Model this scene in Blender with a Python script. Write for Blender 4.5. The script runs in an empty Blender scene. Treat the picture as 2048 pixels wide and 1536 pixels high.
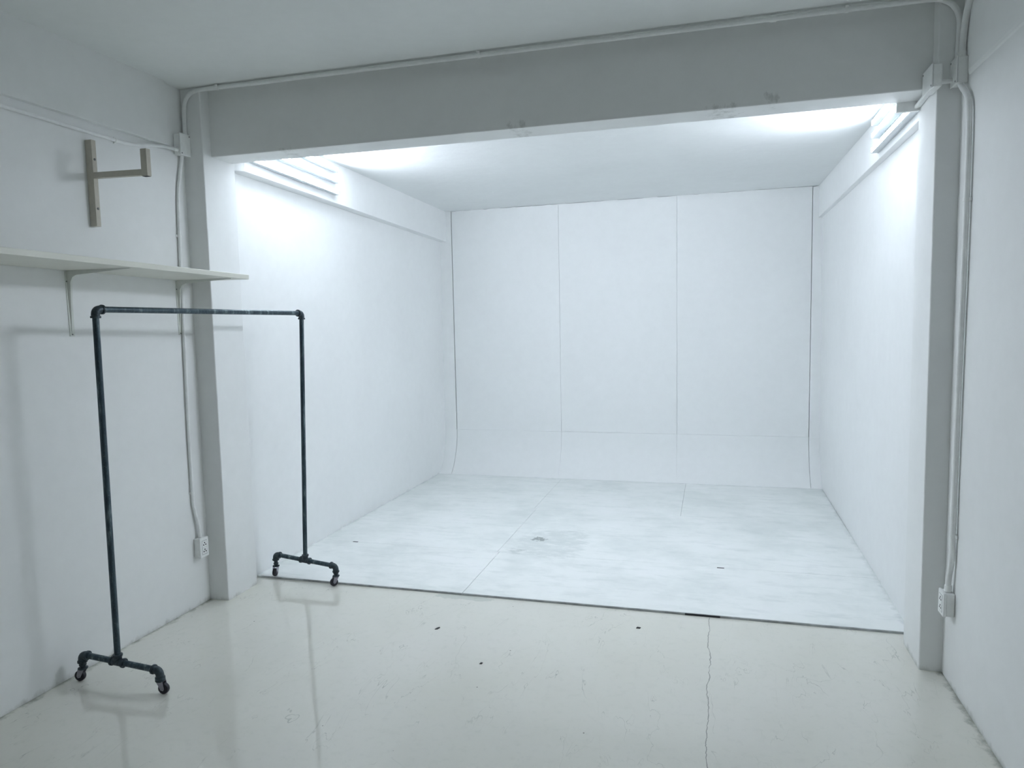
import bpy, bmesh, math, random
from mathutils import Vector, Matrix

random.seed(7)
C = bpy.context.scene.collection
scene = bpy.context.scene

# ------------------------------------------------------------------ camera
cam_d = bpy.data.cameras.new('camera')
cam_d.sensor_width = 36.0
cam_d.lens = 1435.265 / 2048 * 36.0
cam_d.clip_start = 0.02
cam_o = bpy.data.objects.new('camera', cam_d)
C.objects.link(cam_o)
_R = Vector((0.96285963, 0.26920374, -0.0207529))
_U = Vector((-0.0043221, 0.09221953, 0.99572932))
_F = Vector((-0.26996788, 0.95865787, -0.08995799))
M = Matrix((( _R.x, _U.x, -_F.x, 3.01133511),
            ( _R.y, _U.y, -_F.y, -3.66134068),
            ( _R.z, _U.z, -_F.z, 1.69697976),
            (0, 0, 0, 1)))
cam_o.matrix_world = M
scene.camera = cam_o

# ------------------------------------------------------------------ world, exposure
world = bpy.data.worlds.new('world')
scene.world = world
world.use_nodes = True
world.node_tree.nodes['Background'].inputs[0].default_value = (0.75, 0.85, 0.95, 1)
world.node_tree.nodes['Background'].inputs[1].default_value = 0.05     # the room is closed: nothing of it gets in
scene.view_settings.view_transform = 'Standard'
scene.view_settings.look = 'None'
scene.view_settings.gamma = 1.0
scene.view_settings.use_curve_mapping = False
scene.view_settings.exposure = 1.72
TUBE_STRENGTH = 52.0
TUBE_COLOR = (0.842, 0.908, 1.012, 1)
try:
    scene.cycles.use_denoising = True
    scene.cycles.max_bounces = 16
    scene.cycles.diffuse_bounces = 12
    scene.cycles.glossy_bounces = 6
    scene.cycles.sample_clamp_indirect = 8.0
    scene.cycles.caustics_reflective = False
except Exception:
    pass


# ------------------------------------------------------------------ materials
def new_mat(name):
    m = bpy.data.materials.new(name)
    m.use_nodes = True
    nt = m.node_tree
    return m, nt, nt.nodes['Principled BSDF']


def nd(nt, t, **kw):
    n = nt.nodes.new(t)
    for k, v in kw.items():
        if k == 'inp':
            for a, b in v.items():
                n.inputs[a].default_value = b
        else:
            setattr(n, k, v)
    return n


def ramp(nt, src, stops, interp='LINEAR'):
    r = nt.nodes.new('ShaderNodeValToRGB')
    r.color_ramp.interpolation = interp
    el = r.color_ramp.elements
    while len(el) < len(stops):
        el.new(0.5)
    for e, (p, c) in zip(el, stops):
        e.position = p
        e.color = c if len(c) == 4 else (*c, 1)
    nt.links.new(src, r.inputs[0])
    return r


def mixc(nt, fac, a, b, blend='MIX'):
    m = nt.nodes.new('ShaderNodeMix')
    m.data_type = 'RGBA'
    m.blend_type = blend
    for s, v in ((m.inputs[0], fac), (m.inputs[6], a), (m.inputs[7], b)):
        if hasattr(v, 'is_linked'):
            nt.links.new(v, s)
        elif isinstance(v, (int, float)):
            s.default_value = v
        else:
            s.default_value = (*v, 1) if len(v) == 3 else v
    return m.outputs[2]


def math_n(nt, op, a, b=None, c=None, clamp=False):
    m = nt.nodes.new('ShaderNodeMath')
    m.operation = op
    m.use_clamp = clamp
    for i, v in enumerate((a, b, c)):
        if v is None:
            continue
        if hasattr(v, 'is_linked'):
            nt.links.new(v, m.inputs[i])
        else:
            m.inputs[i].default_value = v
    return m.outputs[0]


def mapped(nt, scale=(1, 1, 1), rot=(0, 0, 0)):
    g = nt.nodes.new('ShaderNodeNewGeometry')
    mp = nt.nodes.new('ShaderNodeMapping')
    mp.inputs['Scale'].default_value = scale
    mp.inputs['Rotation'].default_value = rot
    nt.links.new(g.outputs['Position'], mp.inputs['Vector'])
    return mp.outputs[0]


def noise(nt, vec, scale, detail=3.0, rough=0.55, dist=0.0):
    n = nd(nt, 'ShaderNodeTexNoise', inp={'Scale': scale, 'Detail': detail, 'Roughness': rough, 'Distortion': dist})
    nt.links.new(vec, n.inputs['Vector'])
    return n.outputs[0]


def bump(nt, b, height, strength, dist):
    n = nd(nt, 'ShaderNodeBump', inp={'Strength': strength, 'Distance': dist})
    nt.links.new(height, n.inputs['Height'])
    nt.links.new(n.outputs[0], b.inputs['Normal'])


def paint(name, col, rough=0.55, mottled=0.04, relief=0.35, relief_d=0.004, grime=0.0):
    """rolled emulsion paint on plaster: faint mottling, trowel relief, optional grime line at the foot"""
    m, nt, b = new_mat(name)
    v = mapped(nt)
    n1 = noise(nt, v, 1.3, 4, 0.6)
    n2 = noise(nt, v, 14, 4, 0.6)
    r = ramp(nt, n1, [(0.3, tuple(c * (1 - mottled) for c in col)), (0.7, col)])
    base = mixc(nt, 0.05, r.outputs[0], ramp(nt, n2, [(0.3, (0.55, 0.56, 0.54)), (0.65, (0.9, 0.9, 0.9))]).outputs[0])
    if grime > 0:
        g = nt.nodes.new('ShaderNodeNewGeometry')
        sp = nt.nodes.new('ShaderNodeSeparateXYZ')
        nt.links.new(g.outputs['Position'], sp.inputs[0])
        wob = noise(nt, mapped(nt, (1, 1, 0.4)), 9, 5, 0.7)
        h = math_n(nt, 'MULTIPLY_ADD', wob, 0.13, -0.048)        # wobbling height of the dirt line
        d = math_n(nt, 'SUBTRACT', h, sp.outputs[2])
        f = math_n(nt, 'MULTIPLY', d, 22.0, clamp=True)
        f = math_n(nt, 'MULTIPLY', f, grime, clamp=True)
        base = mixc(nt, f, base, (0.33, 0.34, 0.30))
    nt.links.new(base, b.inputs['Base Color'])
    b.inputs['Roughness'].default_value = rough
    b.inputs['Specular IOR Level'].default_value = 0.35
    h1 = noise(nt, v, 3.2, 3, 0.5)
    h2 = noise(nt, v, 45, 3, 0.6)
    hh = math_n(nt, 'MULTIPLY_ADD', h2, 0.12, h1)
    bump(nt, b, hh, relief, relief_d)
    return m


def plain(name, col, rough=0.5, metal=0.0, var=0.12, scale=30, spec=0.5):
    m, nt, b = new_mat(name)
    n = noise(nt, mapped(nt), scale, 4, 0.6)
    r = ramp(nt, n, [(0.3, tuple(c * (1 - var) for c in col)), (0.7, tuple(min(1, c * (1 + var * .5)) for c in col))])
    nt.links.new(r.outputs[0], b.inputs['Base Color'])
    b.inputs['Roughness'].default_value = rough
    b.inputs['Metallic'].default_value = metal
    b.inputs['Specular IOR Level'].default_value = spec
    return m


WALL = paint('white_wall_paint', (0.805, 0.815, 0.81), grime=0.8)
REAR = paint('low_bounce_rear_wall_grey', (0.40, 0.41, 0.41))  # grey of the unseen wall, chosen to cut the bounce onto the beam
CYC = paint('white_studio_paint', (0.83, 0.84, 0.84), grime=0.45)
CEIL = paint('white_ceiling_paint', (0.78, 0.80, 0.79), rough=0.7)
ALC_CEIL = paint('white_alcove_ceiling_paint', (0.80, 0.82, 0.82), rough=0.7, relief=0.6, relief_d=0.012)
PANEL = paint('white_panel_paint', (0.83, 0.84, 0.84), relief=0.1, mottled=0.02)
PVC = plain('white_conduit_plastic', (0.84, 0.85, 0.84), 0.4, var=0.05)
PAINTED_PVC = plain('wall_painted_conduit', (0.82, 0.83, 0.825), 0.45, var=0.05)
SHELF = plain('cream_shelf_board', (0.72, 0.72, 0.65), 0.45, var=0.04, scale=6)
SHELF_BRACKET = plain('white_bracket_enamel', (0.66, 0.68, 0.64), 0.35, var=0.05)
BEIGE = plain('beige_enamel_steel', (0.50, 0.47, 0.40), 0.4, var=0.08)
SCREW = plain('grey_screw_steel', (0.20, 0.21, 0.21), 0.35, metal=0.7)
HOLE = plain('black_slot', (0.012, 0.013, 0.015), 0.6)
RUBBER = plain('black_caster_rubber', (0.012, 0.012, 0.022), 0.45)
CASTER = plain('zinc_caster_steel', (0.34, 0.33, 0.38), 0.35, metal=0.8)
EDGE = plain('grey_raw_edge', (0.42, 0.44, 0.45), 0.6, var=0.35, scale=14)
DARK_STRIP = plain('black_strip', (0.02, 0.023, 0.03), 0.5)
CAP = plain('lamp_end_plastic', (0.62, 0.66, 0.68), 0.4, var=0.04)


def pipe_material():
    m, nt, b = new_mat('blackened_steel_pipe')
    v = mapped(nt, (30, 30, 5))
    n = noise(nt, v, 1.5, 6, 0.65)
    n2 = noise(nt, mapped(nt), 160, 2, 0.6)
    r = ramp(nt, n, [(0.38, (0.020, 0.040, 0.056)), (0.56, (0.050, 0.082, 0.098)), (0.70, (0.20, 0.26, 0.285))])
    base = mixc(nt, ramp(nt, n2, [(0.62, (0, 0, 0)), (0.75, (0.5, 0.5, 0.5))]).outputs[0], r.outputs[0], (0.22, 0.27, 0.28))
    nt.links.new(base, b.inputs['Base Color'])
    b.inputs['Metallic'].default_value = 0.35
    b.inputs['Roughness'].default_value = 0.38
    return m


def fitting_material():
    m, nt, b = new_mat('cast_iron_fitting')
    n = noise(nt, mapped(nt), 60, 4, 0.65)
    r = ramp(nt, n, [(0.35, (0.018, 0.030, 0.042)), (0.7, (0.060, 0.088, 0.10))])
    nt.links.new(r.outputs[0], b.inputs['Base Color'])
    b.inputs['Metallic'].default_value = 0.3
    b.inputs['Roughness'].default_value = 0.42
    bump(nt, b, n, 0.3, 0.002)
    return m


PIPE = pipe_material()
FITTING = fitting_material()


def tube_material():
    m = bpy.data.materials.new('lit_fluorescent_tube')
    m.use_nodes = True
    nt = m.node_tree
    nt.nodes.clear()
    e = nd(nt, 'ShaderNodeEmission', inp={'Color': TUBE_COLOR, 'Strength': TUBE_STRENGTH})
    o = nt.nodes.new('ShaderNodeOutputMaterial')
    nt.links.new(e.outputs[0], o.inputs[0])
    return m


TUBE = tube_material()


def floor_material():
    """glossy painted screed: cream with scuffs, specks, one long crack and grime along the walls"""
    m, nt, b = new_mat('painted_screed_floor')
    g = nt.nodes.new('ShaderNodeNewGeometry')
    sp = nt.nodes.new('ShaderNodeSeparateXYZ')
    nt.links.new(g.outputs['Position'], sp.inputs[0])
    X, Y = sp.outputs[0], sp.outputs[1]
    v = mapped(nt)
    big = noise(nt, v, 0.9, 5, 0.6)
    base = ramp(nt, big, [(0.3, (0.645, 0.64, 0.575)), (0.55, (0.675, 0.67, 0.615)), (0.75, (0.69, 0.68, 0.635))]).outputs[0]
    fine = noise(nt, v, 22, 6, 0.7)
    base = mixc(nt, ramp(nt, fine, [(0.52, (0, 0, 0)), (0.76, (0.30, 0.30, 0.30))]).outputs[0], base, (0.50, 0.52, 0.47))
    # scuffs and scratches: contour lines of a stretched noise, patchy
    for rot, sc, fade in ((0.3, 2.6, 3.1), (1.2, 3.4, 2.2), (2.2, 2.2, 2.7)):
        s = noise(nt, mapped(nt, (1, 0.35, 1), (0, 0, rot)), sc, 5, 0.55, 0.6)
        l = math_n(nt, 'ABSOLUTE', math_n(nt, 'SUBTRACT', s, 0.5))
        l = math_n(nt, 'LESS_THAN', l, 0.0015)
        patch = ramp(nt, noise(nt, mapped(nt, (1, 1, 1), (0, 0, rot * 2)), fade, 3, 0.6), [(0.50, (0, 0, 0)), (0.63, (0.48, 0.48, 0.48))]).outputs[0]
        base = mixc(nt, math_n(nt, 'MULTIPLY', l, patch), base, (0.27, 0.29, 0.26))
    # specks of dirt
    vo = nd(nt, 'ShaderNodeTexVoronoi', inp={'Scale': 9.0})
    nt.links.new(v, vo.inputs['Vector'])
    pick = math_n(nt, 'GREATER_THAN', noise(nt, v, 3.0, 2, 0.5), 0.56)
    sk = math_n(nt, 'MULTIPLY', math_n(nt, 'LESS_THAN', vo.outputs['Distance'], 0.035), pick)
    base = mixc(nt, math_n(nt, 'MULTIPLY', sk, 0.8), base, (0.10, 0.10, 0.09))
    # the long crack running towards the camera at x = 3
    w = math_n(nt, 'MULTIPLY_ADD', noise(nt, mapped(nt, (0.01, 1, 1)), 3.2, 5, 0.65), 0.07, -0.035)
    d = math_n(nt, 'ABSOLUTE', math_n(nt, 'SUBTRACT', math_n(nt, 'SUBTRACT', X, 2.995), w))
    br = math_n(nt, 'MULTIPLY_ADD', noise(nt, v, 6.0, 4, 0.6), 0.0075, -0.0018)
    cr = math_n(nt, 'LESS_THAN', d, br)
    cr = math_n(nt, 'MULTIPLY', cr, math_n(nt, 'LESS_THAN', Y, 0.39))
    base = mixc(nt, math_n(nt, 'MULTIPLY', cr, 0.75), base, (0.20, 0.21, 0.19))
    # old glue in front of the platform joint
    ex = math_n(nt, 'POWER', math_n(nt, 'DIVIDE', math_n(nt, 'SUBTRACT', X, 1.53), 0.20), 2.0)
    ey = math_n(nt, 'POWER', math_n(nt, 'DIVIDE', math_n(nt, 'SUBTRACT', Y, 0.365), 0.042), 2.0)
    e = math_n(nt, 'ADD', math_n(nt, 'ADD', ex, ey), math_n(nt, 'MULTIPLY_ADD', noise(nt, v, 13, 5, 0.7), 4.0, -2.0))
    gl = math_n(nt, 'MULTIPLY', math_n(nt, 'MULTIPLY', math_n(nt, 'SUBTRACT', 1.0, e), 3.0, clamp=True), 0.5)
    base = mixc(nt, gl, base, (0.42, 0.46, 0.42))
    # grime where the floor meets the walls
    wob = math_n(nt, 'MULTIPLY_ADD', noise(nt, v, 11, 5, 0.7), 0.13, -0.036)
    dl = math_n(nt, 'SUBTRACT', wob, X)
    dr = math_n(nt, 'SUBTRACT', wob, math_n(nt, 'SUBTRACT', 4.0535, X))
    gr = math_n(nt, 'MULTIPLY', math_n(nt, 'MAXIMUM', dl, dr), 30.0, clamp=True)
    base = mixc(nt, math_n(nt, 'MULTIPLY', gr, 0.8), base, (0.26, 0.27, 0.23))
    nt.links.new(base, b.inputs['Base Color'])
    rr = ramp(nt, noise(nt, v, 5, 5, 0.65), [(0.3, (0.025, 0.025, 0.025)), (0.75, (0.075, 0.075, 0.075))])
    nt.links.new(rr.outputs[0], b.inputs['Roughness'])
    b.inputs['Specular IOR Level'].default_value = 0.75
    bump(nt, b, noise(nt, v, 5, 3, 0.5), 0.025, 0.002)
    return m


FLOOR = floor_material()


def platform_material():
    """roller-painted white plywood with scuffed and worn patches"""
    m, nt, b = new_mat('white_platform_paint')
    g = nt.nodes.new('ShaderNodeNewGeometry')
    sp = nt.nodes.new('ShaderNodeSeparateXYZ')
    nt.links.new(g.outputs['Position'], sp.inputs[0])
    X, Y = sp.outputs[0], sp.outputs[1]
    v = mapped(nt)
    base = ramp(nt, noise(nt, v, 1.6, 5, 0.65), [(0.32, (0.70, 0.73, 0.72)), (0.52, (0.80, 0.82, 0.81)), (0.72, (0.84, 0.85, 0.85))]).outputs[0]
    st = noise(nt, mapped(nt, (0.8, 3.0, 1)), 4.0, 7, 0.72)
    base = mixc(nt, ramp(nt, st, [(0.51, (0, 0, 0)), (0.72, (0.55, 0.55, 0.55))]).outputs[0], base, (0.58, 0.62, 0.61))
    # worn towards the back of the alcove
    far = math_n(nt, 'MULTIPLY_ADD', Y, 0.30, -0.40, clamp=True)
    far = math_n(nt, 'MULTIPLY', far, math_n(nt, 'MULTIPLY_ADD', noise(nt, v, 2.4, 5, 0.7), 2.2, -0.75, clamp=True))
    base = mixc(nt, math_n(nt, 'MULTIPLY', far, 0.5), base, (0.60, 0.65, 0.63))
    # the scraped patch in the middle
    ex = math_n(nt, 'POWER', math_n(nt, 'DIVIDE', math_n(nt, 'SUBTRACT', X, 1.84), 0.27), 4.0)
    ey = math_n(nt, 'POWER', math_n(nt, 'DIVIDE', math_n(nt, 'SUBTRACT', Y, 1.50), 0.34), 4.0)
    wn = noise(nt, mapped(nt, (1, 2.2, 1)), 9.0, 6, 0.7)
    e = math_n(nt, 'ADD', math_n(nt, 'ADD', ex, ey), math_n(nt, 'MULTIPLY_ADD', wn, 7.0, -3.5))
    base = mixc(nt, math_n(nt, 'MULTIPLY', math_n(nt, 'SUBTRACT', 1.0, e, clamp=True), 0.5), base, (0.55, 0.59, 0.58))
    ex = math_n(nt, 'POWER', math_n(nt, 'DIVIDE', math_n(nt, 'SUBTRACT', X, 1.65), 0.10), 2.0)
    ey = math_n(nt, 'POWER', math_n(nt, 'DIVIDE', math_n(nt, 'SUBTRACT', Y, 1.26), 0.07), 2.0)
    wn = noise(nt, mapped(nt, (0.6, 2.2, 1), (0, 0, 0.5)), 22.0, 6, 0.7)
    e = math_n(nt, 'ADD', math_n(nt, 'ADD', ex, ey), math_n(nt, 'MULTIPLY_ADD', wn, 8.0, -3.6))
    base = mixc(nt, math_n(nt, 'MULTIPLY', math_n(nt, 'SUBTRACT', 1.0, e, clamp=True), 0.6), base, (0.40, 0.44, 0.43))
    ex = math_n(nt, 'POWER', math_n(nt, 'DIVIDE', math_n(nt, 'SUBTRACT', X, 1.725), 0.065), 2.0)
    ey = math_n(nt, 'POWER', math_n(nt, 'DIVIDE', math_n(nt, 'SUBTRACT', Y, 1.565), 0.055), 2.0)
    wn = noise(nt, v, 26.0, 5, 0.7)
    e = math_n(nt, 'ADD', math_n(nt, 'ADD', ex, ey), math_n(nt, 'MULTIPLY_ADD', wn, 6.0, -2.6))
    base = mixc(nt, math_n(nt, 'MULTIPLY', math_n(nt, 'LESS_THAN', e, 0.9), 0.75), base, (0.20, 0.22, 0.22))
    # grey worn line where the sheets meet the alcove walls and the curved foot
    wob = math_n(nt, 'MULTIPLY_ADD', noise(nt, v, 8, 5, 0.7), 0.16, -0.055)
    dl = math_n(nt, 'SUBTRACT', wob, math_n(nt, 'SUBTRACT', X, math_n(nt, 'MULTIPLY_ADD', Y, 0.0113, 0.050)))
    dr = math_n(nt, 'SUBTRACT', wob, math_n(nt, 'SUBTRACT', 4.019, X))
    db = math_n(nt, 'SUBTRACT', wob, math_n(nt, 'SUBTRACT', 3.648, Y))
    gr = math_n(nt, 'MULTIPLY', math_n(nt, 'MAXIMUM', math_n(nt, 'MAXIMUM', dl, dr), db), 26.0, clamp=True)
    base = mixc(nt, math_n(nt, 'MULTIPLY', gr, 0.55), base, (0.50, 0.54, 0.53))
    nt.links.new(base, b.inputs['Base Color'])
    b.inputs['Roughness'].default_value = 0.5
    b.inputs['Specular IOR Level'].default_value = 0.3
    bump(nt, b, st, 0.15, 0.003)
    return m


PLATFORM = platform_material()


def beam_material():
    m = WALL.copy()
    m.name = 'smudged_beam_paint'
    nt = m.node_tree
    b = nt.nodes['Principled BSDF']
    src = b.inputs['Base Color'].links[0].from_socket
    g = nt.nodes.new('ShaderNodeNewGeometry')
    sp = nt.nodes.new('ShaderNodeSeparateXYZ')
    nt.links.new(g.outputs['Position'], sp.inputs[0])
    n = noise(nt, mapped(nt, (1, 1, .6)), 26, 5, 0.7)
    tot = None
    for x, z, rx, rz in ((2.02, 2.708, .07, .030), (3.05, 2.704, .10, .022), (3.27, 2.722, .045, .035), (.62, 2.70, .06, .016)):
        ex = math_n(nt, 'POWER', math_n(nt, 'DIVIDE', math_n(nt, 'SUBTRACT', sp.outputs[0], x), rx), 2.0)
        ez = math_n(nt, 'POWER', math_n(nt, 'DIVIDE', math_n(nt, 'SUBTRACT', sp.outputs[2], z), rz), 2.0)
        e = math_n(nt, 'ADD', math_n(nt, 'ADD', ex, ez), math_n(nt, 'MULTIPLY_ADD', n, 6.0, -2.6))
        f = math_n(nt, 'SUBTRACT', 1.0, e, clamp=True)
        tot = f if tot is None else math_n(nt, 'MAXIMUM', tot, f)
    c = mixc(nt, math_n(nt, 'MULTIPLY', tot, 0.45), src, (0.36, 0.37, 0.35))
    nt.links.new(c, b.inputs['Base Color'])
    return m



# ------------------------------------------------------------------ mesh helpers
class MB:
    def __init__(self):
        self.bm = bmesh.new()

    def hexa(self, p, bevel=0.0, seg=2):
        """eight corners: bottom ring then top ring, both counter-clockwise from above"""
        t = bmesh.new()
        v = [t.verts.new(q) for q in p]
        for f in ((3, 2, 1, 0), (4, 5, 6, 7), (0, 1, 5, 4), (1, 2, 6, 5), (2, 3, 7, 6), (3, 0, 4, 7)):
            t.faces.new([v[i] for i in f])
        if bevel > 0:
            bmesh.ops.bevel(t, geom=t.edges[:], offset=bevel, segments=seg, profile=0.5, affect='EDGES')
        self._add(t)
        return self

    def box(self, a, b, bevel=0.0, seg=2):
        x0, y0, z0 = a
        x1, y1, z1 = b
        return self.hexa([(x0, y0, z0), (x1, y0, z0), (x1, y1, z0), (x0, y1, z0),
                          (x0, y0, z1), (x1, y0, z1), (x1, y1, z1), (x0, y1, z1)], bevel, seg)

    def _add(self, t):
        me = bpy.data.meshes.new('tmp')
        t.to_mesh(me)
        t.free()
        self.bm.from_mesh(me)
        bpy.data.meshes.remove(me)

    def prism(self, pts, axis, a, b, bevel=0.0):
        """polygon in the plane across `axis` (0 x, 1 y, 2 z), pushed from a to b"""
        t = bmesh.new()

        def P(q, w):
            return {0: (w, q[0], q[1]), 1: (q[0], w, q[1]), 2: (q[0], q[1], w)}[axis]
        lo = [t.verts.new(P(q, a)) for q in pts]
        hi = [t.verts.new(P(q, b)) for q in pts]
        t.faces.new(lo)
        t.faces.new(hi[::-1])
        n = len(pts)
        for i in range(n):
            t.faces.new((lo[i], hi[i], hi[(i + 1) % n], lo[(i + 1) % n]))
        bmesh.ops.recalc_face_normals(t, faces=t.faces[:])
        if bevel > 0:
            bmesh.ops.bevel(t, geom=t.edges[:], offset=bevel, segments=2, profile=0.5, affect='EDGES')
        self._add(t)
        return self

    def tube(self, path, r, seg=16, cap=True):
        """round tube along a path; r a number or a list"""
        pts = [Vector(p) for p in path]
        n = len(pts)
        rs = r if isinstance(r, (list, tuple)) else [r] * n
        bm = self.bm
        tang = []
        for i in range(n):
            d = pts[min(i + 1, n - 1)] - pts[max(i - 1, 0)]
            tang.append(d.normalized())
        ref = Vector((0, 0, 1)) if abs(tang[0].z) < 0.9 else Vector((1, 0, 0))
        nor = (ref - tang[0] * ref.dot(tang[0])).normalized()
        rings = []
        for i in range(n):
            nor = (nor - tang[i] * nor.dot(tang[i])).normalized()
            bi = tang[i].cross(nor)
            ring = []
            for k in range(seg):
                a = 2 * math.pi * k / seg
                ring.append(bm.verts.new(pts[i] + (nor * math.cos(a) + bi * math.sin(a)) * rs[i]))
            rings.append(ring)
        for i in range(n - 1):
            for k in range(seg):
                f = bm.faces.new((rings[i][k], rings[i][(k + 1) % seg], rings[i + 1][(k + 1) % seg], rings[i + 1][k]))
                f.smooth = True
        if cap:
            bm.faces.new(rings[0][::-1])
            bm.faces.new(rings[-1])
        return self

    def lathe(self, prof, origin, axis, seg=24):
        """profile of (distance along axis, radius)"""
        o = Vector(origin)
        a = Vector(axis).normalized()
        ref = Vector((0, 0, 1)) if abs(a.z) < 0.9 else Vector((1, 0, 0))
        u = (ref - a * ref.dot(a)).normalized()
        w = a.cross(u)
        bm = self.bm
        rings = []
        for d, r in prof:
            rings.append([bm.verts.new(o + a * d + (u * math.cos(2 * math.pi * k / seg) + w * math.sin(2 * math.pi * k / seg)) * max(r, 1e-5))
                          for k in range(seg)])
        for i in range(len(rings) - 1):
            for k in range(seg):
                f = bm.faces.new((rings[i][k], rings[i][(k + 1) % seg], rings[i + 1][(k + 1) % seg], rings[i + 1][k]))
                f.smooth = True
        bm.faces.new(rings[0][::-1])
        bm.faces.new(rings[-1])
        return self

    def build(self, name, mat, parent=None, base=None):
        bm = self.bm
        bmesh.ops.recalc_face_normals(bm, faces=bm.faces[:])
        for e in bm.edges:
            if len(e.link_faces) == 2 and e.calc_face_angle(0) > math.radians(38):
                e.smooth = False
        me = bpy.data.meshes.new(name)
        org = Vector((0, 0, 0))
        if parent is not None:
            org = parent.matrix_world.translation.copy() if parent.parent is None else WORLD[parent.name]
        if base is not None:
            org = Vector(base)
        bmesh.ops.translate(bm, verts=bm.verts[:], vec=-org)
        bm.to_mesh(me)
        bm.free()
        me.materials.append(mat)
        o = bpy.data.objects.new(name, me)
        C.objects.link(o)
        if parent is not None:
            o.parent = parent
            WORLD[o.name] = org
        else:
            o.location = org
            WORLD[o.name] = org
            bpy.context.view_layer.update()
        return o


WORLD = {}


def empty(name, loc, label, cat, group=None):
    o = bpy.data.objects.new(name, None)
    C.objects.link(o)
    o.location = loc
    o.empty_display_size = 0.1
    WORLD[o.name] = Vector(loc)
    bpy.context.view_layer.update()
    tag(o, label, cat, group)
    return o


def tag(o, label=None, cat=None, group=None, kind=None):
    if label:
        o['label'] = label
    if cat:
        o['category'] = cat
    if group:
        o['group'] = group
    if kind:
        o['kind'] = kind
    return o


def struct(o, label, cat):
    return tag(o, label, cat, None, 'structure')


def smooth_path(pts, n=8):
    """Catmull-Rom through the points"""
    P = [Vector(p) for p in pts]
    P = [P[0] * 2 - P[1]] + P + [P[-1] * 2 - P[-2]]
    out = []
    for i in range(1, len(P) - 2):
        for k in range(n):
            t = k / n
            a, b, c, d = P[i - 1], P[i], P[i + 1], P[i + 2]
            out.append(0.5 * ((2 * b) + (c - a) * t + (2 * a - 5 * b + 4 * c - d) * t * t + (3 * b - a - 3 * c + d) * t ** 3))
    out.append(P[-2])
    return out


def arc_corner(path, r, n=8):
    """polyline with its inner corners rounded by radius r"""
    P = [Vector(p) for p in path]
    out = [P[0]]
    for i in range(1, len(P) - 1):
        a = (P[i - 1] - P[i]).normalized()
        b = (P[i + 1] - P[i]).normalized()
        ang = a.angle(b)
        d = min(r / math.tan(ang / 2), (P[i - 1] - P[i]).length * .49, (P[i + 1] - P[i]).length * .49)
        s, e = P[i] + a * d, P[i] + b * d
        for k in range(n + 1):
            t = k / n
            out.append(s * (1 - t) ** 2 + P[i] * 2 * t * (1 - t) + e * t * t)
    out.append(P[-1])
    return out


# ------------------------------------------------------------------ the room
W = 4.0535          # right wall of the main room (left wall is x = 0)
HC = 3.073          # main ceiling
YR = -6.2           # wall behind the camera
YB = 3.888          # face of the panels at the back of the alcove
PL, PR = 0.132, 3.956
P1 = 0.290          # back of the pillars and of the beam
HB = 2.692

floor = MB().box((-0.15, YR - .15, -0.12), (W + .15, 4.1, 0.0)).build('floor', FLOOR)
struct(floor, 'glossy cream painted screed floor with scuffs and a long crack', 'floor')

# plywood platform of the alcove: painted sheets with open joints
AL, AR = 0.052, 4.020
y_rows = [0.404, 1.208, 2.428, 3.66]
sheet_cols = [[AL, 1.518, AR], [AL, 1.502, AR], [AL, 1.478, 2.75, AR]]
g = 0.0020
for r in range(3):
    xs = sheet_cols[r]
    for k in range(len(xs) - 1):
        gg = g if r else 0.0040
        lx0 = xs[k] if k == 0 else xs[k] + gg / 2
        lx1 = xs[k + 1] if k == len(xs) - 2 else xs[k + 1] - gg / 2
        MB().box((lx0, y_rows[r] + (0.0015 if r else 0.003), 0.0), (lx1, y_rows[r + 1] - 0.001, 0.012), 0.0007, 1).build('plywood_sheet', PLATFORM, floor)
for a, b in ((AL, 1.5160), (1.5200, AR)):
    MB().box((a, 0.3985, 0.0), (b, 0.4065, 0.0118), 0.001, 1).build('edge_strip', EDGE, floor)

ceiling = MB().box((-0.15, YR - .15, HC), (W + .15, 0.2, HC + .15)).build('ceiling', CEIL)
struct(ceiling, 'plain painted ceiling of the front room, before the beam', 'ceiling')

# walls of the front room, with the slight bulge of the side beams above
wl = MB().box((-0.15, YR - .15, -.1), (0, 0.05, HC + .1)).build('wall_left', WALL)
struct(wl, 'left wall of the front room, behind shelf and clothes rack', 'wall')
MB().prism([(-0.02, HC + .02), (0.030, HC + .02), (0.030, 2.7235), (0.027, 2.7205), (0.004, 2.7205), (-0.02, 2.7205)], 1, YR, -0.16).build('plaster_band', WALL, wl)
wr = MB().box((W, YR - .15, -.1), (W + .15, 0.05, HC + .1)).build('wall_right', WALL)
struct(wr, 'right wall of the front room, beside the right pillar', 'wall')
MB().prism([(W + .02, HC + .02), (W - 0.004, HC + .02), (W - 0.007, 2.71), (W - 0.005, 2.695), (W + .02, 2.66)], 1, YR, -0.10).build('plaster_band', WALL, wr)
wf = MB().box((-.15, YR - .15, -.1), (W + .15, YR, HC + .1)).build('wall_front', REAR)
struct(wf, 'plain wall closing the room behind the camera', 'wall')

# pillars and beam
pil = MB().box((-.1, 0, -.05), (PL, P1, HC + .05), 0.006).build('pillar', WALL)
struct(pil, 'left painted pillar carrying the beam, beside the shelf end', 'pillar')
pir = MB().box((PR, 0, -.05), (W + .1, P1, HC + .05), 0.006).build('pillar', WALL)
struct(pir, 'right painted pillar carrying the beam, beside the right socket', 'pillar')
BEAM = beam_material()
bm_ = MB().box((PL - .05, 0.074, HB), (PR + .05, P1 - 0.02, HC + .05), 0.005).build('beam', BEAM)
struct(bm_, 'painted concrete beam across the alcove opening', 'beam')

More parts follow.
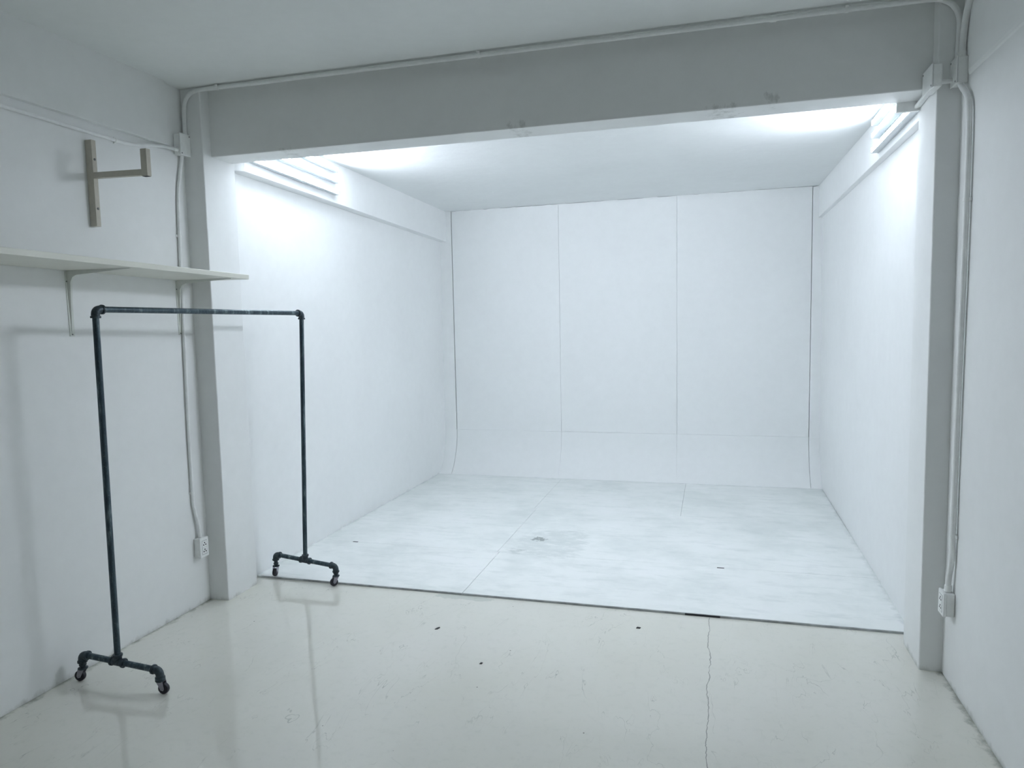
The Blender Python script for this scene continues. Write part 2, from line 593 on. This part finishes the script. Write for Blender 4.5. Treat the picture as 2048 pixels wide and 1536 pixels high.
# alcove walls
al = MB().hexa([(-.15, P1 - .04, -.1), (AL, P1 - .04, -.1), (.095, 4.1, -.1), (-.15, 4.1, -.1),
                (-.15, P1 - .04, HC), (.092, P1 - .04, HC), (.095, 4.1, HC), (-.15, 4.1, HC)]).build('wall_alcove_left', CYC)
struct(al, 'white left side wall of the lit studio alcove', 'wall')
MB().hexa([(-.1, .325, 2.656), (.175, .325, 2.656), (.166, 3.97, 2.5605), (-.1, 3.97, 2.5605),
           (-.1, .325, HC), (.175, .325, HC), (.166, 3.97, HC), (-.1, 3.97, HC)], 0.003).prism(
    [(-.1, P1 - .01), (PL - .002, P1 - .01), (PL + .002, P1 - .002), (.1745, .328), (.1745, .34), (-.1, .34)], 2, 2.656, HC).build('side_beam', CYC, al)
ar = MB().hexa([(4.018, P1 - .04, -.1), (W + .15, P1 - .04, -.1), (W + .15, 4.1, -.1), (4.026, 4.1, -.1),
                (4.018, P1 - .04, HC), (W + .15, P1 - .04, HC), (W + .15, 4.1, HC), (4.008, 4.1, HC)]).build('wall_alcove_right', CYC)
struct(ar, 'white right side wall of the lit studio alcove', 'wall')
MB().hexa([(3.975, P1 - .03, 2.6247), (W + .1, P1 - .03, 2.6247), (W + .1, 3.97, 2.609), (3.979, 3.97, 2.609),
           (3.975, P1 - .03, HC), (W + .1, P1 - .03, HC), (W + .1, 3.97, HC), (3.979, 3.97, HC)], 0.003).build('side_beam', CYC, ar)

ac = MB().hexa([(-.1, .2, 2.965), (W + .1, .2, 2.868), (W + .1, 4.1, 2.914), (-.1, 4.1, 2.890),
                (-.1, .2, HC + .1), (W + .1, .2, HC + .1), (W + .1, 4.1, HC + .1), (-.1, 4.1, HC + .1)]).build('ceiling', ALC_CEIL)
struct(ac, 'white roughly plastered ceiling inside the lit alcove', 'ceiling')

# back wall of the alcove: deep wall, backing board, three panels, curved foot
wb = MB().box((-.1, 3.93, -.1), (W + .1, 4.1, HC)).build('wall_alcove_back', CYC)
struct(wb, 'white panelled back wall of the alcove with curved foot', 'wall')
px = [0.2315, 1.4316, 2.6513, 3.9240]


def ztop(x):
    return 2.884 + 0.006 * x


MB().hexa([(px[0] + .004, YB + .007, .47), (px[3] - .004, YB + .007, .47), (px[3] - .004, 3.935, .47), (px[0] + .004, 3.935, .47),
           (px[0] + .004, YB + .007, ztop(px[0])), (px[3] - .004, YB + .007, ztop(px[3])), (px[3] - .004, 3.935, ztop(px[3])), (px[0] + .004, 3.935, ztop(px[0]))]).build('backing_board', PANEL, wb)
for k in range(3):
    a, b = px[k] + .0020, px[k + 1] - .0020
    MB().hexa([(a, YB, .4744), (b, YB, .4744), (b, YB + .009, .4744), (a, YB + .009, .4744),
               (a, YB, ztop(a)), (b, YB, ztop(b)), (b, YB + .009, ztop(b)), (a, YB + .009, ztop(a))], 0.0012, 1).build('wall_panel', PANEL, wb)
for a, b in ((0.09, px[0] - .006), (px[3] + .003, 4.03)):
    MB().hexa([(a, YB - .002, .47), (b, YB - .002, .47), (b, 3.935, .47), (a, 3.935, .47),
               (a, YB - .002, 2.90), (b, YB - .002, 2.92), (b, 3.935, 2.92), (a, 3.935, 2.90)], 0.001, 1).build('edge_strip', PANEL, wb)
# plaster that bridges the gap over the panels here and there
fb = MB()
x = px[0] + 0.05
while x < px[3] - .1:
    w_ = random.uniform(.03, .22)
    fb.box((x, YB + .0015, ztop(x) - .004), (x + w_, YB + .02, 2.93))
    x += w_ + random.uniform(.04, .28)
fb.build('plaster_filling', PANEL, wb)
# curved foot: arc of 0.602 m radius, sheet 6 mm thick
Rc, top = 0.602, 0.4735


def cove(a, b, mat, off=0.0):
    n = 14
    amax = math.asin(top / Rc)
    prof, back = [], []
    for i in range(n + 1):
        t = amax * i / n
        prof.append((YB + off - Rc + Rc * math.cos(t), top - Rc * math.sin(t)))
        back.append((YB + off - Rc + (Rc + .006) * math.cos(t), top - (Rc + .006) * math.sin(t)))
    bm = bmesh.new()
    rows = []
    for (y, z), (yb, zb) in zip(prof, back):
        zz = max(zb, 0.0)
        rows.append([bm.verts.new((a, y, z)), bm.verts.new((b, y, z)), bm.verts.new((b, yb, zz)), bm.verts.new((a, yb, zz))])
    for i in range(n):
        for k in range(4):
            f = bm.faces.new((rows[i][k], rows[i][(k + 1) % 4], rows[i + 1][(k + 1) % 4], rows[i + 1][k]))
            f.smooth = True
    bm.faces.new(rows[0])
    bm.faces.new(rows[-1][::-1])
    m = MB()
    m.bm.free()
    m.bm = bm
    return m


for k in range(3):
    cove(px[k] + .0018, px[k + 1] - .0018, PANEL).build('curved_panel', PANEL, wb)
cove(px[0] - .0012, px[3] + .0012, PANEL, .0065).build('curved_backing', PANEL, wb)
for a, b in ((0.088, px[0] - .003), (px[3] + .003, 4.03)):
    cove(a, b, PANEL, -.001).build('curved_edge_strip', PANEL, wb)
# painted sealant bead where the curved foot meets the platform
MB().tube([(0.09, YB - .2355, .010)] + [(0.09 + 3.93 * i / 24, YB - .2355 + random.uniform(-.002, .002), .010 + random.uniform(0, .003)) for i in range(1, 24)] + [(4.02, YB - .2355, .010)], 0.006, 8).build('sealant_bead', PANEL, wb)


# ------------------------------------------------------------------ fluorescent lamps
def lamp(x_wall, side, y0, y1, z0, z1, label, group):
    """side +1: face looks towards +x"""
    e = empty('fluorescent_lamp', (x_wall, y1, z1), label, 'lamp', group)
    s = side

    def q(y, dx, dz):
        t = (y - y0) / (y1 - y0)
        return (x_wall + s * dx, y, z0 + (z1 - z0) * t + dz)
    h = 0.017
    ya, yb = y0 - .01, y1 + .01
    MB().hexa(_ord([q(ya, 0.0005, -h), q(ya, .014, -h * .75), q(yb, .014, -h * .75), q(yb, 0.0005, -h),
                    q(ya, 0.0005, h), q(ya, .014, h * .75), q(yb, .014, h * .75), q(yb, 0.0005, h)], s), 0.002, 1).build('batten', CAP, e)
    # opaque housing, added to keep lamplight off the near wall; bowed frosted front emits
    w = .0180
    MB().hexa(_ord([q(y0 + .012, .0142, -w), q(y0 + .012, .0425, -w), q(y1 - .012, .0425, -w), q(y1 - .012, .0142, -w),
                    q(y0 + .012, .0142, w), q(y0 + .012, .0425, w), q(y1 - .012, .0425, w), q(y1 - .012, .0142, w)], s), 0.001, 1).build('tube_shield', CAP, e)
    m = MB()
    ring = []
    aa = [math.radians(-22 + 44 * i / 8) for i in range(9)]
    for y in (y0 + .0125, (y0 + y1) / 2, y1 - .0125):
        ring.append([m.bm.verts.new(q(y, .0032 + .0414 * math.cos(a), .0414 * math.sin(a))) for a in aa])
    k = len(aa)
    back = [[m.bm.verts.new(q(y, .0395, .0414 * math.sin(a))) for a in (aa[-1], aa[0])] for y in (y0 + .0125, (y0 + y1) / 2, y1 - .0125)]
    ring = [r + b for r, b in zip(ring, back)]
    n = len(ring[0])
    for i in range(2):
        for k in range(n):
            f = m.bm.faces.new((ring[i][k], ring[i][(k + 1) % n], ring[i + 1][(k + 1) % n], ring[i + 1][k]))
            f.smooth = True
    m.bm.faces.new(ring[0])
    m.bm.faces.new(ring[-1][::-1])
    m.build('tube', TUBE, e)
    for yy, d in ((y0, 1), (y1, -1)):
        a, b = sorted((yy, yy + d * .014))
        c = MB().hexa(_ord([q(a, .012, -.017), q(a, .046, -.017), q(b, .046, -.017), q(b, .012, -.017),
                            q(a, .012, .017), q(a, .046, .017), q(b, .046, .017), q(b, .012, .017)], s), 0.003, 2).build('lamp_holder', CAP, e)
    return e


def _ord(p, s):
    return p if s > 0 else [p[1], p[0], p[3], p[2], p[5], p[4], p[7], p[6]]


names = ('uppermost', 'middle', 'lowest')
for k, (zn, zf) in enumerate(((2.915, 2.873), (2.825, 2.790), (2.738, 2.701))):
    lamp(0.174 - .0015 * k, 1, .285, 1.455, zn, zf, 'lit fluorescent tube lamp, %s of three on the left alcove wall' % names[k], 'tube lamps of the alcove')
for k, (zn, zf) in enumerate(((2.845, 2.838), (2.770, 2.762), (2.683, 2.676))):
    lamp(3.9765, -1, .285, 1.262, zn, zf, 'lit fluorescent tube lamp, %s of three on the right alcove wall' % names[k], 'tube lamps of the alcove')


# ------------------------------------------------------------------ clothes rack
RACK = empty('clothes_rack', (0.36, -0.31, 0), 'dark steel pipe clothes rack on four small black casters', 'clothes rack')
PRAD = 0.0143
LT, RT = Vector((0.322, -1.03, 1.780)), Vector((0.466, 0.430, 1.763))     # ends of the top bar
LBm, RBm = Vector((0.306, -1.03, 0.130)), Vector((0.424, 0.405, 0.146))   # feet of the uprights
LB0, LB1 = Vector((0.088, -1.024, 0.132)), Vector((0.548, -1.036, 0.110))
RB0, RB1 = Vector((0.182, 0.432, 0.155)), Vector((0.662, 0.378, 0.128))


def on_line(a, b, t):
    return a + (b - a) * t


LBm = Vector((0.306, -1.0297, on_line(LB0, LB1, (0.306 - .088) / .46).z))
RBm = Vector((0.424, 0.4048, on_line(RB0, RB1, (0.424 - .182) / .48).z))


def elbow(corner, d1, d2, parent, r=.0185, leg=.034):
    """quarter bend with beaded mouths"""
    c = Vector(corner)
    d1, d2 = Vector(d1).normalized(), Vector(d2).normalized()
    b = .026
    pts = [c + d1 * leg, c + d1 * b]
    for i in range(1, 9):
        t = i / 9
        pts.append((c + d1 * b) * (1 - t) ** 2 + c * 2 * t * (1 - t) + (c + d2 * b) * t * t)
    pts += [c + d2 * b, c + d2 * leg]
    m = MB().tube(pts, r, 18)
    for d in (d1, d2):
        m.lathe([(-.005, r * .98), (-.004, r * 1.2), (.004, r * 1.22), (.006, r * 1.12), (.006, r * .8)], c + d * leg, d, 20)
    return m.build('elbow', FITTING, parent)


def tee(c, along, up, parent, r=.0185, leg=.033):
    c, a, u = Vector(c), Vector(along).normalized(), Vector(up).normalized()
    m = MB().tube([c - a * leg, c + a * leg], r, 18)
    m.tube([c, c + u * leg], r, 18)
    for d in (a, -a, u):
        m.lathe([(-.005, r * .98), (-.004, r * 1.2), (.004, r * 1.22), (.006, r * 1.12), (.006, r * .8)], c + d * leg, d, 20)
    return m.build('tee', FITTING, parent)


def bar(a, b, name, parent):
    a, b = Vector(a), Vector(b)
    n = 12
    MB().tube([a + (b - a) * i / n for i in range(n + 1)], PRAD, 18).build(name, PIPE, parent)


def caster(top, floor_z, trail, parent):
    """swivel caster under a pipe elbow; trail = horizontal direction in which the wheel trails"""
    top = Vector(top)
    t = Vector(trail)
    t.z = 0
    t.normalize()
    ax = Vector((-t.y, t.x, 0))
    R_ = 0.026
    zc = floor_z + R_ + .0005
    off = .016
    hub = Vector((top.x, top.y, 0)) + t * off
    hub.z = zc
    zt = zc + R_ + .010                               # underside of the swivel plate
    m = MB()
    # threaded stem and collars
    m.lathe([(0, .0125), (.010, .0125), (.010, .0165), (.015, .0165), (.015, .0125), (top.z - zt - .012, .0125)], (top.x, top.y, zt + .006), (0, 0, 1), 18)
    m.lathe([(0, .021), (.002, .0225), (.006, .0225), (.010, .015)], (top.x, top.y, zt - .002), (0, 0, 1), 20)
    c = m.build('caster', FITTING, parent)
    f = MB()
    for s in (-1, 1):
        o = ax * s * .0135
        w0, w1 = Vector((top.x, top.y, 0)) - t * .014, Vector((top.x, top.y, 0)) + t * .018
        pts = [Vector((w0.x, w0.y, zt)), Vector((w1.x, w1.y, zt)),
               Vector((hub.x + t.x * .010, hub.y + t.y * .010, zc + .002)), Vector((hub.x + t.x * .004, hub.y + t.y * .004, zc - .008)),
               Vector((hub.x - t.x * .008, hub.y - t.y * .008, zc - .005))]
        bm = f.bm
        n = len(pts)
        va = [bm.verts.new(p + o - ax * .0012) for p in pts]
        vb = [bm.verts.new(p + o + ax * .0012) for p in pts]
        bm.faces.new(va)
        bm.faces.new(vb[::-1])
        for i in range(n):
            bm.faces.new((va[i], vb[i], vb[(i + 1) % n], va[(i + 1) % n]))
    w0, w1 = Vector((top.x, top.y, zt)) - t * .014, Vector((top.x, top.y, zt)) + t * .018
    f.hexa([w0 - ax * .0147 - Vector((0, 0, .002)), w1 - ax * .0147 - Vector((0, 0, .002)), w1 + ax * .0147 - Vector((0, 0, .002)), w0 + ax * .0147 - Vector((0, 0, .002)),
            w0 - ax * .0147 + Vector((0, 0, .001)), w1 - ax * .0147 + Vector((0, 0, .001)), w1 + ax * .0147 + Vector((0, 0, .001)), w0 + ax * .0147 + Vector((0, 0, .001))])
    f.tube([hub - ax * .018, hub + ax * .018], .004, 10)
    f.build('fork', CASTER, c)
    MB().lathe([(-.0105, .010), (-.0105, .020), (-.0085, .0245), (-.004, R_), (.004, R_), (.0085, .0245), (.0105, .020), (.0105, .010)], hub, ax, 28).build('wheel', RUBBER, c)


up = Vector((0, 0, 1))
for A, B, T in ((LB0, LB1, (LBm, LT)), (RB0, RB1, (RBm, RT))):
    bm0, tp = T
    d = (B - A).normalized()
    elbow(A, d, -up, RACK)
    elbow(B, -d, -up, RACK)
    tee(bm0, d, (tp - bm0), RACK)
    bar(A + d * .03, bm0 - d * .03, 'base_bar', RACK)
    bar(bm0 + d * .03, B - d * .03, 'base_bar', RACK)
    u = (tp - bm0).normalized()
    bar(bm0 + u * .03, tp - u * .03, 'upright', RACK)
td = (RT - LT).normalized()
elbow(LT, td, (LBm - LT), RACK)
elbow(RT, -td, (RBm - RT), RACK)
bar(LT + td * .03, RT - td * .03, 'top_bar', RACK)
caster(LB0 - up * .034, 0, (-1, -.18, 0), RACK)
caster(LB1 - up * .034, 0, (.99, .10, 0), RACK)
caster(RB0 - up * .034, 0.012, (.10, -1, 0), RACK)
caster(RB1 - up * .034, 0, (-.62, -.8, 0), RACK)


# ------------------------------------------------------------------ wall shelf
def zs(y):
    return 1.9605 - 0.0168 * y     # underside


SH = empty('wall_shelf', (0, -1.2, 1.98), 'long cream board shelf on two steel brackets, above the clothes rack', 'shelf')
y0, y1, xf = -2.9, -0.002, 0.400
MB().hexa([(0.001, y0, zs(y0)), (xf, y0, zs(y0)), (xf, y1, zs(y1)), (0.001, y1, zs(y1)),
           (0.001, y0, zs(y0) + .026), (xf, y0, zs(y0) + .026), (xf, y1, zs(y1) + .026), (0.001, y1, zs(y1) + .026)], 0.0015, 1).build('board', SHELF, SH)


def bracket(y, zb):
    zt = zs(y)
    n = 10
    # folded steel: tapering wall leg, rounded corner, tapering arm
    b = MB()
    bm = b.bm
    outer, inner, wid = [], [], []
    L = 0.372
    # inner rib profile (in x,z), wall leg from the bottom up, then out along the arm
    prof_o = [(0.0008, zb)] + [(0.0008, zb + (zt - .012 - zb) * i / n) for i in range(1, n + 1)] + [(.006, zt - .004)] + [(.012 + (L - .012) * i / n, zt - .0006) for i in range(n + 1)]
    prof_i = [(0.003, zb)] + [(0.003 + .017 * (i / n), zb + (zt - .055 - zb) * i / n) for i in range(1, n + 1)] + [(.034, zt - .032)] + [(.058 + (L - .058) * i / n, zt - .0215 + .0185 * i / n) for i in range(n + 1)]
    wid = [.008] + [.008 + .012 * i / n for i in range(1, n + 1)] + [.020] + [.020 - .012 * i / n for i in range(n + 1)]
    rows = []
    for (xo, zo), (xi, zi), w in zip(prof_o, prof_i, wid):
        h = w / 2
        rows.append([bm.verts.new((xo, y - h, zo)), bm.verts.new((xi, y - h * .55, zi)), bm.verts.new((xi, y + h * .55, zi)), bm.verts.new((xo, y + h, zo))])
    for i in range(len(rows) - 1):
        for k in range(4):
            f = bm.faces.new((rows[i][k], rows[i][(k + 1) % 4], rows[i + 1][(k + 1) % 4], rows[i + 1][k]))
            f.smooth = True
    bm.faces.new(rows[0])
    bm.faces.new(rows[-1][::-1])
    # flat flanges against wall and board
    b.hexa([(0.0005, y - .013, zb - .014), (0.003, y - .013, zb - .014), (0.003, y + .013, zb - .014), (0.0005, y + .013, zb - .014),
            (0.0005, y - .017, zt - .004), (0.003, y - .017, zt - .004), (0.003, y + .017, zt - .004), (0.0005, y + .017, zt - .004)])
    br = b.build('bracket', SHELF_BRACKET, SH)
    for dz, dy in ((zt - .052, -.0125), (zb - .005, 0)):
        MB().lathe([(0, .0035), (.0025, .0035), (.003, .0015)], (0.003, y + dy, dz), (1, 0, 0), 10).build('screw', SCREW, br)


bracket(-0.862, 1.672)
bracket(-0.122, 1.660)

# ------------------------------------------------------------------ beige T-shaped wall bracket
TB = empty('wall_hook_bracket', (0, -0.692, 2.415), 'beige square steel wall bracket with upturned arm, above the shelf', 'bracket')
yb0, yb1 = -0.706, -0.678
MB().box((0.001, yb0, 2.203), (0.040, yb1, 2.627), 0.002).build('wall_post', BEIGE, TB)
MB().hexa([(0.039, yb0 + .002, 2.438), (0.338, yb0 + .002, 2.432), (0.338, yb1 - .002, 2.432), (0.039, yb1 - .002, 2.438),
           (0.039, yb0 + .002, 2.468), (0.338, yb0 + .002, 2.462), (0.338, yb1 - .002, 2.462), (0.039, yb1 - .002, 2.468)], 0.002).build('arm', BEIGE, TB)
MB().box((0.328, yb0, 2.428), (0.364, yb1, 2.558), 0.002).build('end_post', BEIGE, TB)
MB().box((0.331, yb0 + .003, 2.4268), (0.361, yb1 - .003, 2.4285)).build('end_opening', HOLE, TB)
for z in (2.532, 2.291):
    MB().lathe([(0, .006), (.003, .006), (.005, .003)], (0.0398, -0.692, z), (1, 0, 0), 12).build('bolt', SCREW, TB)


# ------------------------------------------------------------------ electrical boxes, sockets, conduits
def clip(o, p, axis, wall, r):
    """saddle clip round a pipe at p; axis = pipe direction, wall = direction to the wall"""
    a, w = Vector(axis).normalized(), Vector(wall).normalized()
    s = a.cross(w)
    p = Vector(p)
    m = MB()
    m.lathe([(-.007, r * 1.0), (-.007, r * 1.22), (.007, r * 1.22), (.007, r * 1.0)], p, a, 16)
    b = p + w * (r * .75)
    q = []
    for dw in (-.004, .004):
        for da, ds in ((-.007, -1), (.007, -1), (.007, 1), (-.007, 1)):
            q.append(b + w * dw + a * da + s * ds * r * 1.75)
    m.hexa(q, .001, 1)
    return m.build('clip', PVC, o)


def junction(name, a, b, face, label, lid_t=.005, tilt=0.0, screws=True):
    """box from a to b with a lid on its `face` ('x+' or 'x-' or 'y-')"""
    c = ((a[0] + b[0]) / 2, (a[1] + b[1]) / 2, (a[2] + b[2]) / 2)
    e = empty(name, c, label, 'junction box')
    A, B = list(a), list(b)
    LA, LB_ = list(a), list(b)
    ax = 0 if face[0] == 'x' else 1
    if face[1] == '+':
        B[ax] -= lid_t + .0015
        LA[ax] = B[ax] + .0015
    else:
        A[ax] += lid_t + .0015
        LB_[ax] = A[ax] - .0015
    MB().box(A, B, 0.004).build('body', PVC, e)
    for k in range(3):
        if k != ax:
            LA[k] -= .003
            LB_[k] += .003
    lid = MB().box(LA, LB_, 0.002).build('lid', PVC, e)
    # dark seam between body and lid
    S0, S1 = list(A), list(B)
    for k in range(3):
        if k != ax:
            S0[k] += .003
            S1[k] -= .003
    if face[1] == '+':
        S0[ax], S1[ax] = B[ax] - .001, B[ax] + .002
    else:
        S0[ax], S1[ax] = A[ax] - .002, A[ax] + .001
    MB().box(S0, S1).build('seam', EDGE, e)
    if screws:
        o = [1, 2] if ax == 0 else [0, 2]
        for u, w in ((0, 0), (1, 1)):
            p = [0, 0, 0]
            p[ax] = (LB_ if face[1] == '+' else LA)[ax]
            p[o[0]] = LA[o[0]] + .011 if u == 0 else LB_[o[0]] - .011
            p[o[1]] = LA[o[1]] + .011 if w == 0 else LB_[o[1]] - .011
            d = [0, 0, 0]
            d[ax] = 1 if face[1] == '+' else -1
            MB().lathe([(-.001, .004), (.001, .004), (.0014, .002)], p, d, 10).build('screw', SCREW, lid)
    return e


junction('junction_box', (0.0005, -.083, 2.686), (0.050, 0.0, 2.806), 'x+', 'white square junction box in the left corner above the shelf')
junction('junction_box', (4.006, -.085, 2.666), (W - .0005, -.002, 2.775), 'x-', 'white junction box on the right wall, below two conduits')
junction('junction_box', (3.915, -.078, 2.660), (PR - .0005, .066, 2.756), 'x-', 'white junction box on the inner side of the right pillar, at the beam end')
junction('junction_box', (3.856, .262, 2.650), (PR - .0005, .300, 2.6905), 'y-', 'small flat white junction box under the beam, beside the tube lamps', screws=False)


def trunk():
    e = MB().hexa([(3.930, .066, 2.668), (PR - .0005, .066, 2.672), (PR - .0005, .262, 2.660), (3.930, .262, 2.656),
                   (3.930, .066, 2.684), (PR - .0005, .066, 2.688), (PR - .0005, .262, 2.676), (3.930, .262, 2.672)], 0.003)
    o = e.build('cable_trunking', PVC, None, (3.94, .16, 2.672))
    tag(o, 'short white cable trunking linking two boxes under the right beam end', 'trunking')


trunk()


def outlet(side, xw, ya, yb, za, zb, label):
    """double socket on a surface box; side +1 faces +x (left wall), -1 faces -x"""
    e = empty('power_outlet', (xw, (ya + yb) / 2, (za + zb) / 2), label, 'power outlet')
    s = side

    def bx(m, x0, x1, a, b, c, d, bev=0.0):
        xx = sorted((xw + s * x0, xw + s * x1))
        m.box((xx[0], a, c), (xx[1], b, d), bev)
        return m
    bx(MB(), .0005, .036, ya + .003, yb - .003, za + .003, zb - .003, .004).build('back_box', PVC, e)
    bx(MB(), .0355, .048, ya, yb, za, zb, .004).build('cover_plate', PVC, e)
    yc, w = (ya + yb) / 2, (yb - ya)
    zm, h = (za + zb) / 2, (zb - za)
    fr = MB()
    bx(fr, .0475, .0484, yc - w * .30, yc + w * .30, zm - h * .36, zm + h * .36)
    fr.build('socket_frame', EDGE, e)
    for dz in (.17, -.17):
        so = MB()
        bx(so, .0476, .0498, yc - w * .275, yc + w * .275, zm + h * (dz - .165), zm + h * (dz + .165), .001)
        so = so.build('socket', PVC, e)
        for dy, dh in ((-.12, -.035), (.12, -.035), (0, .065)):
            MB().lathe([(0, .0044), (.0006, .0044)], (xw + s * .0498, yc + w * dy, zm + h * dz + h * dh), (s, 0, 0), 10).build('pin_hole', HOLE, so)
    return e


outlet(1, 0.0, -.122, -.048, .300, .420, 'white double power outlet on the left wall, behind the rack')
outlet(-1, W, -.160, -.082, .327, .438, 'white double power outlet on the right wall, beside the right pillar')


def conduit(path, r, label, clips=(), wall=(0, 0, 0), couplers=()):
    pts = [Vector(p) for p in path]
    o = MB().tube(pts, r, 14).build('conduit', PAINTED_PVC, None, tuple(pts[0]))
    tag(o, label, 'conduit')
    for p, ax in clips:
        clip(o, p, ax, wall, r)
    for p, ax in couplers:
        MB().lathe([(-.014, r), (-.014, r * 1.25), (.014, r * 1.25), (.014, r)], p, ax, 16).build('coupling', PVC, o)
    return o


# along the left wall into the corner box
conduit(smooth_path([(.0115, -3.4, 2.68), (.0115, -1.16, 2.672), (.0115, -.84, 2.669), (.0115, -.56, 2.667), (.012, -.47, 2.665), (.014, -.37, 2.676), (.017, -.25, 2.700), (.020, -.18, 2.709), (.023, -.125, 2.712), (.026, -.0845, 2.712)], 8), .0095,
        'white conduit running along the left wall into the corner junction box',
        clips=[((.0115, -.519, 2.666), (0, 1, 0))], wall=(-1, 0, 0), couplers=[((.0255, -.097, 2.712), (0, 1, 0))])
# from the left box up, across under the ceiling in front of the beam, and down into the right box
conduit(arc_corner([(.028, -.0145, 2.806), (.030, -.0145, 3.0555), (4.037, -.0145, 3.049), (4.030, -.0145, 2.776)], .13, 10), .0120,
        'white conduit running across the top of the beam under the ceiling',
        clips=[((x, -.0145, 3.0555 - .0016 * x), (1, 0, 0)) for x in (.269, 1.846, 3.58)], wall=(0, 0, 1), couplers=[((3.27, -.0145, 3.0503), (1, 0, 0))])
# down the left corner to the left socket
conduit(smooth_path([(.020, -.040, 2.686), (.016, -.048, 2.635), (.0125, -.064, 2.56), (.0115, -.082, 2.45), (.0115, -.094, 2.2), (.0115, -.108, 1.58), (.0115, -.118, 1.07), (.0115, -.118, .68), (.014, -.112, .60), (.020, -.092, .50), (.022, -.085, .4195)], 6), .0095,
        'white conduit running down the left corner to the outlet',
        clips=[((.0115, -.0935, 2.219), (0, 0, 1)), ((.0115, -.118, .70), (0, 0, 1))], wall=(-1, 0, 0), couplers=[((.0215, -.086, .437), (0, 0, 1))])
# right side
conduit(smooth_path([(W - .015, -1.6, 3.056), (W - .015, -.45, 3.056), (W - .015, -.27, 3.048), (W - .015, -.16, 3.015), (W - .015, -.09, 2.955), (W - .015, -.055, 2.88), (W - .015, -.047, 2.82), (W - .016, -.047, 2.776)], 7), .0135,
        'thick white conduit curving down from the ceiling along the right wall', couplers=[((W - .016, -.047, 2.789), (0, 0, 1))])
conduit(smooth_path([(W - .022, -.060, 2.6665), (W - .020, -.085, 2.640), (W - .016, -.140, 2.590), (W - .0165, -.165, 2.53), (W - .0165, -.172, 2.40), (W - .0165, -.172, 2.16), (W - .0165, -.166, 1.80), (W - .0165, -.156, 1.43), (W - .0165, -.150, .99), (W - .0165, -.148, .68), (W - .015, -.144, .60), (W - .022, -.132, .50), (W - .022, -.126, .4375)], 6), .0120,
        'white conduit running down the right corner to the right outlet',
        clips=[((W - .0165, -.172, 2.159), (0, 0, 1)), ((W - .0165, -.148, .70), (0, 0, 1))], wall=(1, 0, 0), couplers=[((W - .022, -.127, .452), (0, 0, 1))])
conduit([(PR - .002, -.030, 2.690), (4.007, -.030, 2.690)], .0100, 'very short white conduit joining the two boxes at the right pillar')

# ------------------------------------------------------------------ small marks on the floor
for (x, y, w, lab) in ((.36, 1.208, .042, 'short black strip on the white platform behind the rack'),
                       (3.064, 1.200, .046, 'short black strip on the right half of the white platform')):
    o = MB().box((x - w / 2, y - .0075, .0121), (x + w / 2, y + .0075, .0127)).build('dark_strip', DARK_STRIP, None, (x, y, .0121))  # flat black strip lying along the joint between sheets
    tag(o, lab, 'tape')
o = MB().box((2.862, .3968, .0004), (3.054, .3984, .0116)).build('dark_strip', DARK_STRIP, None, (2.955, .398, 0))
tag(o, 'dark tape along the front edge of the white platform', 'tape')


def chip(x, y, pts, label):
    m = MB().prism([(x + a, y + b) for a, b in pts], 2, .0002, .0030, 0)
    tag(m.build('debris_chip', HOLE, None, (x, y, 0)), label, 'debris')


chip(1.547, -.088, [(-.010, -.016), (.004, -.012), (.011, .010), (.006, .018), (-.004, .006)], 'black chip lying on the cream floor before the platform joint')
chip(1.909, -.419, [(-.006, -.008), (.005, -.007), (.007, .006), (-.003, .008)], 'small dark chip lying in the middle of the cream floor')
chip(2.623, .166, [(-.012, -.008), (.009, -.009), (.013, .006), (-.007, .010)], 'dark flake on the cream floor left of the long crack')
